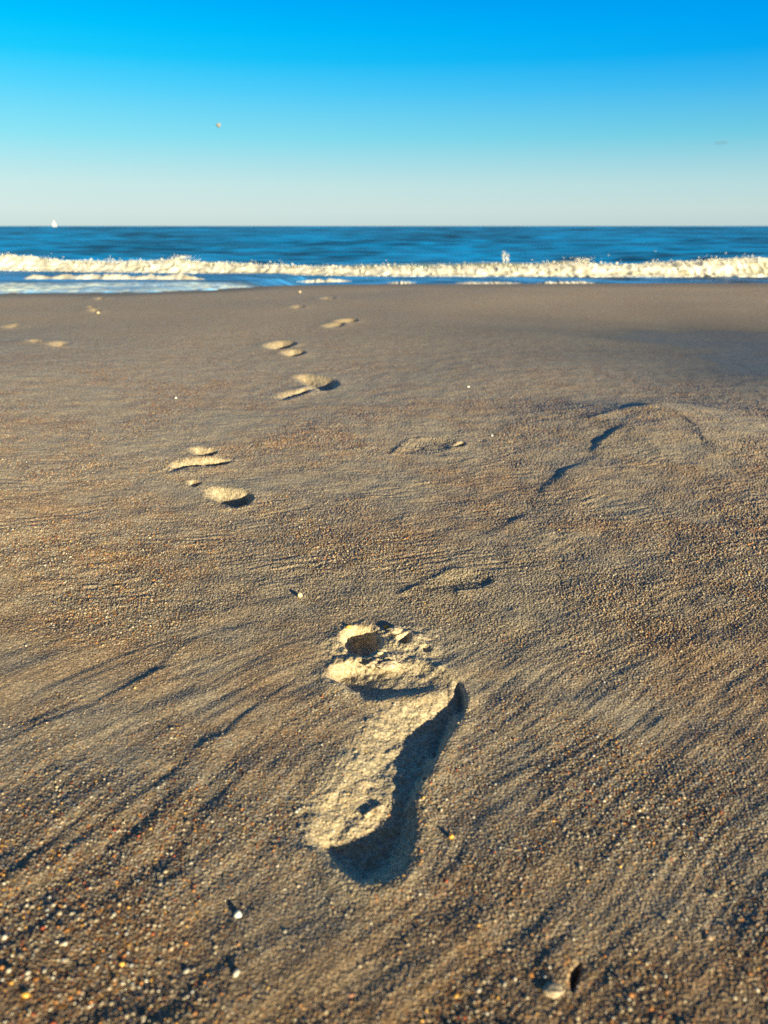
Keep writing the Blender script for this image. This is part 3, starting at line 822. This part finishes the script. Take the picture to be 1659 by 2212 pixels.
FY = wave_y(UX) + Bf[:, None] * (0.84 + 0.16 * lump_) + 0.05
FZ[0] = SEA_Z - 0.04
FX = UX + 0.04 * perlin(UX / 0.2, UU * 4, 418)
foam_V = np.stack([FX, FY, FZ], -1).reshape(-1, 3); foam_F = grid_faces(nu, len(xw))
np_mesh('foam_roller', foam_V, foam_F, m_foam, wave, (0.0, 12.1, SEA_Z))
# clots on the roller and ragged spray on top of it
rs = np.random.default_rng(21)
NB = 2500
k = rs.integers(0, len(xw), NB); uu = rs.beta(2.2, 1.3, NB)
ui = np.clip((uu * (nu - 1)).astype(int), 0, nu - 1)
pc = np.stack([FX[ui, k], FY[ui, k], FZ[ui, k]], -1)
keep = (perlin(pc[:, 0] / 0.28, uu * 2, 421) > -0.12)
pc = pc[keep]
rad = rs.lognormal(math.log(0.008), 0.5, len(pc)).clip(0.004, 0.036)
pc[:, 2] += rad * rs.uniform(-0.4, 0.6, len(pc)); pc[:, 1] -= rad * rs.uniform(0, 0.6, len(pc))
BV, BF = many(ICO2, ICOF2, pc, rad, None, 0.22, 22)
np_mesh('foam_clots', BV, BF, m_foam, wave, (0.0, 12.1, SEA_Z))['kind'] = 'stuff'
ND = 5000
k = rs.integers(0, len(xw), ND)
gust = np.clip(0.5 + 1.3 * perlin(xw[k] / 0.35, xw[k] * 0 + 3, 431), 0.05, 1.4)
hh = rs.exponential(0.020, ND) * gust
dc = np.stack([xw[k] + rs.normal(0, 0.02, ND), wave_y(xw[k]) - rs.uniform(0.05, 0.4, ND), SEA_Z + Hw[k] * np.clip(cover[k], .6, 1.05) * 0.88 + hh], -1)
dr = rs.lognormal(math.log(0.0050), 0.45, ND).clip(0.002, 0.018)
DV, DF = many(ICO1, ICOF1, dc, dr, None, 0.2, 23)
np_mesh('spray', DV, DF, m_foam, wave, (0.0, 12.1, SEA_Z))['kind'] = 'stuff'
# two jets thrown up from the crest
def jet(px, w, h, n, spread, seed):
    r_ = np.random.default_rng(seed)
    x0 = (px - CX) / FPX * 12.1
    y0 = float(wave_y(x0)) - 0.15
    zb = SEA_Z + float(wave_top(np.array([x0]))[0]) * 0.85
    t = r_.uniform(0, 1, n) ** 0.8
    c = np.stack([x0 + r_.normal(0, w, n) * (1 + spread * t) + spread * 0.02 * t * r_.choice([-1, 1], n), y0 + r_.normal(0, w, n), zb + t * h], -1)
    rad_ = r_.lognormal(math.log(0.0050), 0.35, n) * (1.15 - 0.5 * t)
    vv, ff = many(ICO1, ICOF1, c, rad_, (0.8, 0.8, 1.5), 0.2, seed)
    np_mesh('spray_jet', vv, ff, m_foam, wave, (0.0, 12.1, SEA_Z))['kind'] = 'stuff'
jet(1070, 0.010, 0.16, 80, 0.3, 31)
jet(1078, 0.010, 0.13, 70, 0.4, 32)
jet(1227, 0.04, 0.07, 160, 1.5, 33)
jet(392, 0.05, 0.05, 140, 1.0, 35)

# thin bores of foam in front of the wave
def foam_line(px0, px1, py0, py1, h, w, label, seed, taper=0.15):
    n = 260
    t = np.linspace(0, 1, n)
    pts = []
    for tt in t:
        px = px0 + (px1 - px0) * tt; py = py0 + (py1 - py0) * tt
        u_, d_, w_ = ray(px, py)
        # march to the water surface
        best = None
        zz = SEA_Z
        for _ in range(12):
            k_ = (CAM_H - zz) / -w_
            gx, gy = u_ * k_, d_ * k_
            b = float(beach(np.array([gx]), np.array([gy]))[0])
            zz = 0.5 * zz + 0.5 * max(SEA_Z, b + 0.004)
        pts.append((gx, gy, zz))
    pts = np.array(pts)
    env = sstep(0, taper, t) * sstep(1, 1 - taper, t) * (0.75 + 0.5 * perlin(t * 9, t * 0, seed)) + 0.02
    pr_ = [(-1, -0.3), (-0.7, 0.5), (-0.3, 0.95), (0.1, 1.0), (0.5, 0.7), (0.9, 0.25), (1.1, -0.3)]
    rows = []
    for j, (a, b) in enumerate(pr_):
        rows.append(np.stack([pts[:, 0], pts[:, 1] + a * w * (0.6 + 0.4 * env) + 0.3 * w * perlin(t * 14, t * 0 + 1, seed + 1), pts[:, 2] + b * h * env * (1 + 0.3 * perlin(t * 40, t * 0 + j, seed + 2))], -1))
    PVv = np.stack(rows, 0)
    org = tuple(pts[n // 2])
    o = np_mesh('foam_line', PVv.reshape(-1, 3), grid_faces(len(pr_), n), m_foam, None, org)
    tag(o, label, 'foam line', 'foam lines on the shallow water')
foam_line(40, 455, 605.5, 608.0, 0.055, 0.14, 'long white foam line on the shallow swash at left', 51, 0.12)
foam_line(640, 760, 609.5, 607.0, 0.035, 0.15, 'short white foam line left of the middle, thickest at its right end', 53, 0.3)
foam_line(835, 900, 611, 611, 0.022, 0.15, 'faint short foam line in the middle just above the sand edge', 55, 0.4)
foam_line(975, 1125, 612, 612, 0.02, 0.15, 'foam line with small humps above the sand, right of the middle', 57, 0.3)
foam_line(1160, 1285, 612.3, 611.8, 0.03, 0.15, 'straight bright foam line farthest right above the sand edge', 59, 0.2)

# ------------------------------------------------------------------ sailboat
m_white = plain('boat white', (0.80, 0.80, 0.76), 0.4)
m_sail = plain('sail cloth', (0.82, 0.80, 0.72), 0.7)
m_mast = plain('mast metal', (0.45, 0.45, 0.45), 0.3)
BD = 950.0
bx = (117.5 - CX) / FPX * BD * CP
boat = empty('sailboat', (bx, BD, SEA_Z))
tag(boat, 'tiny white sailboat on the horizon at far left', 'sailboat')
def part(name, V_, F_, mat, par=boat):
    V_ = np.asarray(V_, float)
    return np_mesh(name, V_, F_, mat, par, (0, 0, 0), smooth=False)
st = [(-3.6, 0.9, 0.9), (-2.0, 1.25, 0.95), (0.0, 1.35, 1.0), (2.0, 1.0, 1.1), (3.4, 0.45, 1.2), (4.3, 0.05, 1.3)]
hv = []
for (x_, w_, h_) in st:
    hv += [(x_, -w_, h_), (x_, -w_ * 0.8, 0.1), (x_ * 0.92, 0, -0.5), (x_, w_ * 0.8, 0.1), (x_, w_, h_)]
hf = []
for i in range(len(st) - 1):
    for j in range(4):
        a = i * 5 + j; hf.append((a, a + 5, a + 6, a + 1))
    hf.append((i * 5 + 4, i * 5 + 9, i * 5 + 5, i * 5))
hf.append((0, 1, 2, 2)); 
hf = [f for f in hf if len(set(f)) == 4] + [(0, 1, 3, 4)]
part('hull', hv, hf, m_white)
def tube(p0, p1, r, n=8):
    p0 = Vector(p0); p1 = Vector(p1); d = (p1 - p0).normalized()
    a = d.orthogonal().normalized(); b = d.cross(a)
    v = []; f = []
    for p in (p0, p1):
        for k in range(n):
            an = 2 * math.pi * k / n
            v.append(tuple(p + a * math.cos(an) * r + b * math.sin(an) * r))
    for k in range(n):
        f.append((k, (k + 1) % n, n + (k + 1) % n, n + k))
    return v, f
part('mast', *tube((0.5, 0, 0.8), (0.5, 0, 9.6), 0.09), m_mast)
part('boom', *tube((0.4, 0, 1.8), (-3.1, 0.4, 1.8), 0.07), m_mast)
def sail(name, a, b, c, belly):
    n = 10; v = []; f = []
    a, b, c = map(Vector, (a, b, c))
    for s_ in (0.0, 0.04):
        for i in range(n + 1):
            for j in range(n + 1):
                t = i / n; s2 = j / n
                p = (a * (1 - s2) + b * s2) * (1 - t) + c * t
                p = p + Vector((0, belly * math.sin(math.pi * s2) * math.sin(math.pi * min(1, t * 0.9 + 0.1)) + s_, 0))
                v.append(tuple(p))
    N = (n + 1) ** 2
    for i in range(n):
        for j in range(n):
            q = i * (n + 1) + j
            f.append((q, q + 1, q + n + 2, q + n + 1)); f.append((N + q, N + q + n + 1, N + q + n + 2, N + q + 1))
    part(name, v, f, m_sail)
sail('mainsail', (0.4, 0, 2.0), (-3.0, 0.4, 2.0), (0.4, 0, 9.4), 0.4)
sail('jib', (4.1, 0, 1.6), (0.9, -0.4, 1.7), (0.55, 0, 8.4), -0.4)
boat.rotation_euler = (0, 0, R(58)); boat.scale = (0.72, 0.72, 0.72)

# ------------------------------------------------------------------ moon and cloud
def far_point(px, py, dist):
    u_, d_, w_ = ray(px, py)
    return (u_ * dist, d_ * dist, CAM_H + w_ * dist)
MD = 60000.0
mp_ = far_point(472, 270.5, MD)
m_moon = plain('moon rock', (0.30, 0.29, 0.25), 0.95, 0.0)
m_moon.node_tree.nodes['Noise Texture'].inputs['Scale'].default_value = 0.006
v = ICO4 * (4.4 / FPX * MD)
o = np_mesh('moon', v + np.array(mp_), ICOF4, m_moon, None, mp_)
tag(o, 'tiny pale daytime moon in the blue sky at left', 'moon')

m_cloud = bpy.data.materials.new('thin cloud'); m_cloud.use_nodes = True
nt = m_cloud.node_tree; nt.nodes.clear()
out = nt.nodes.new('ShaderNodeOutputMaterial'); pv = nt.nodes.new('ShaderNodeVolumePrincipled')
pv.inputs['Density'].default_value = 0.0022; pv.inputs['Color'].default_value = (0.25, 0.30, 0.36, 1)
nt.links.new(pv.outputs['Volume'], out.inputs['Volume'])
CD = 12000.0
cp_ = far_point(1557, 308.5, CD)
k_ = CD / FPX
cv = ICO4.copy()
cv[:, 2] += 0.35 * cv[:, 0] + 0.5 * perlin(cv[:, 0] * 2.2, cv[:, 1] * 2.2, 501)
cv[:, 2] *= 1 + 0.5 * perlin(cv[:, 0] * 3 + 4, cv[:, 1] * 2, 502)
cv = cv * np.array([17 * k_, 80.0, 3.4 * k_])
o = np_mesh('cloud', cv + np.array(cp_), ICOF4, m_cloud, None, cp_)
tag(o, 'small dark wisp of cloud in the sky at right', 'cloud')

# ------------------------------------------------------------------ world, sun
EXPO = 1.25
SUN_EL = R(11.0)
SUN_AZ = R(37.0)      # behind the camera, to the right
sdir = Vector((math.sin(SUN_AZ) * math.cos(SUN_EL), -math.cos(SUN_AZ) * math.cos(SUN_EL), math.sin(SUN_EL)))
w = bpy.data.worlds.new('World'); scene.world = w; w.use_nodes = True
nt = w.node_tree; nt.nodes.clear()
out = nt.nodes.new('ShaderNodeOutputWorld'); bg = nt.nodes.new('ShaderNodeBackground')
nt.links.new(bg.outputs['Background'], out.inputs['Surface'])
sky = nt.nodes.new('ShaderNodeTexSky'); sky.sky_type = 'NISHITA'; sky.sun_disc = False
sky.sun_elevation = SUN_EL; sky.sun_rotation = math.pi - SUN_AZ
sky.ozone_density = 2.0; sky.air_density = 1.0; sky.dust_density = 0.6
tc = nt.nodes.new('ShaderNodeTexCoord'); sp = nt.nodes.new('ShaderNodeSeparateXYZ')
nt.links.new(tc.outputs['Generated'], sp.inputs['Vector'])
def lin(c):
    return tuple(((x / 255) / 12.92 if x / 255 <= 0.04045 else ((x / 255 + 0.055) / 1.055) ** 2.4) for x in c)
def ramp(stops):
    r = nt.nodes.new('ShaderNodeValToRGB'); e = r.color_ramp.elements
    pts = [(math.sin(R(a)) / math.sin(R(60)), (*lin(c), 1)) for a, c in stops]
    e[0].position, e[0].color = pts[0]; e[1].position, e[1].color = pts[-1]
    for p, c in pts[1:-1]:
        q = e.new(p); q.color = c
    return r
mr = nt.nodes.new('ShaderNodeMath'); mr.operation = 'DIVIDE'; mr.inputs[1].default_value = math.sin(R(60)); mr.use_clamp = True
nt.links.new(sp.outputs['Z'], mr.inputs[0])
rl = ramp([(0, (206, 224, 219)), (1.0, (214, 232, 227)), (2.6, (204, 235, 233)), (5.5, (143, 230, 246)), (8.2, (88, 217, 255)), (10.0, (30, 208, 255)), (11.6, (0, 200, 255)), (13.2, (0, 184, 255)), (22, (0, 120, 225)), (45, (0, 56, 100)), (60, (0, 40, 76))])
rrt = ramp([(0, (190, 211, 210)), (1.0, (197, 219, 216)), (2.6, (182, 219, 222)), (5.5, (112, 202, 226)), (8.2, (58, 180, 238)), (10.0, (5, 165, 240)), (11.6, (0, 158, 242)), (13.2, (0, 148, 238)), (22, (0, 105, 205)), (45, (0, 54, 98)), (60, (0, 40, 76))])
for r_ in (rl, rrt):
    nt.links.new(mr.outputs[0], r_.inputs['Fac'])
az = nt.nodes.new('ShaderNodeMapRange'); az.inputs['From Min'].default_value = -0.46; az.inputs['From Max'].default_value = 0.46
nt.links.new(sp.outputs['X'], az.inputs['Value'])
mx = nt.nodes.new('ShaderNodeMix'); mx.data_type = 'RGBA'
nt.links.new(az.outputs['Result'], mx.inputs[0]); nt.links.new(rl.outputs['Color'], mx.inputs[6]); nt.links.new(rrt.outputs['Color'], mx.inputs[7])
# seaward the deep blue gradient, landward the plain daylight sky
fr = nt.nodes.new('ShaderNodeMapRange'); fr.interpolation_type = 'SMOOTHSTEP'
fr.inputs['From Min'].default_value = -0.2; fr.inputs['From Max'].default_value = 0.55
nt.links.new(sp.outputs['Y'], fr.inputs['Value'])
sk = nt.nodes.new('ShaderNodeVectorMath'); sk.operation = 'SCALE'; sk.inputs['Scale'].default_value = 0.28
nt.links.new(sky.outputs['Color'], sk.inputs[0])
SKY_STR = 0.08
dv = nt.nodes.new('ShaderNodeVectorMath'); dv.operation = 'SCALE'; dv.inputs['Scale'].default_value = 2 ** -EXPO / SKY_STR
nt.links.new(mx.outputs[2], dv.inputs[0])
m2 = nt.nodes.new('ShaderNodeMix'); m2.data_type = 'RGBA'
nt.links.new(fr.outputs['Result'], m2.inputs[0]); nt.links.new(sk.outputs['Vector'], m2.inputs[6]); nt.links.new(dv.outputs['Vector'], m2.inputs[7])
nt.links.new(m2.outputs[2], bg.inputs['Color']); bg.inputs['Strength'].default_value = SKY_STR

sl = bpy.data.lights.new('sun', 'SUN'); sl.energy = 5.0; sl.angle = R(0.53); sl.color = (1.0, 0.85, 0.53)
so = bpy.data.objects.new('sun', sl); col.objects.link(so)
so.rotation_euler = (-sdir).to_track_quat('-Z', 'Y').to_euler(); so.location = (3, -5, 4)

# ------------------------------------------------------------------ camera
cd = bpy.data.cameras.new('camera'); co = bpy.data.objects.new('camera', cd); col.objects.link(co)
co.location = (0, 0, CAM_H); co.rotation_euler = (math.pi / 2 - PITCH, 0, 0)
cd.sensor_fit = 'HORIZONTAL'; cd.sensor_width = 25.92; cd.lens = 25.92 * FPX / 1659.0
cd.clip_start = 0.01; cd.clip_end = 200000
cd.dof.use_dof = True; cd.dof.focus_distance = 0.70; cd.dof.aperture_fstop = cd.lens / 2.6
scene.camera = co

scene.view_settings.view_transform = 'Standard'; scene.view_settings.look = 'None'
scene.view_settings.exposure = EXPO; scene.view_settings.gamma = 1.0
scene.cycles.max_bounces = 6; scene.cycles.diffuse_bounces = 3
scene.cycles.use_denoising = False
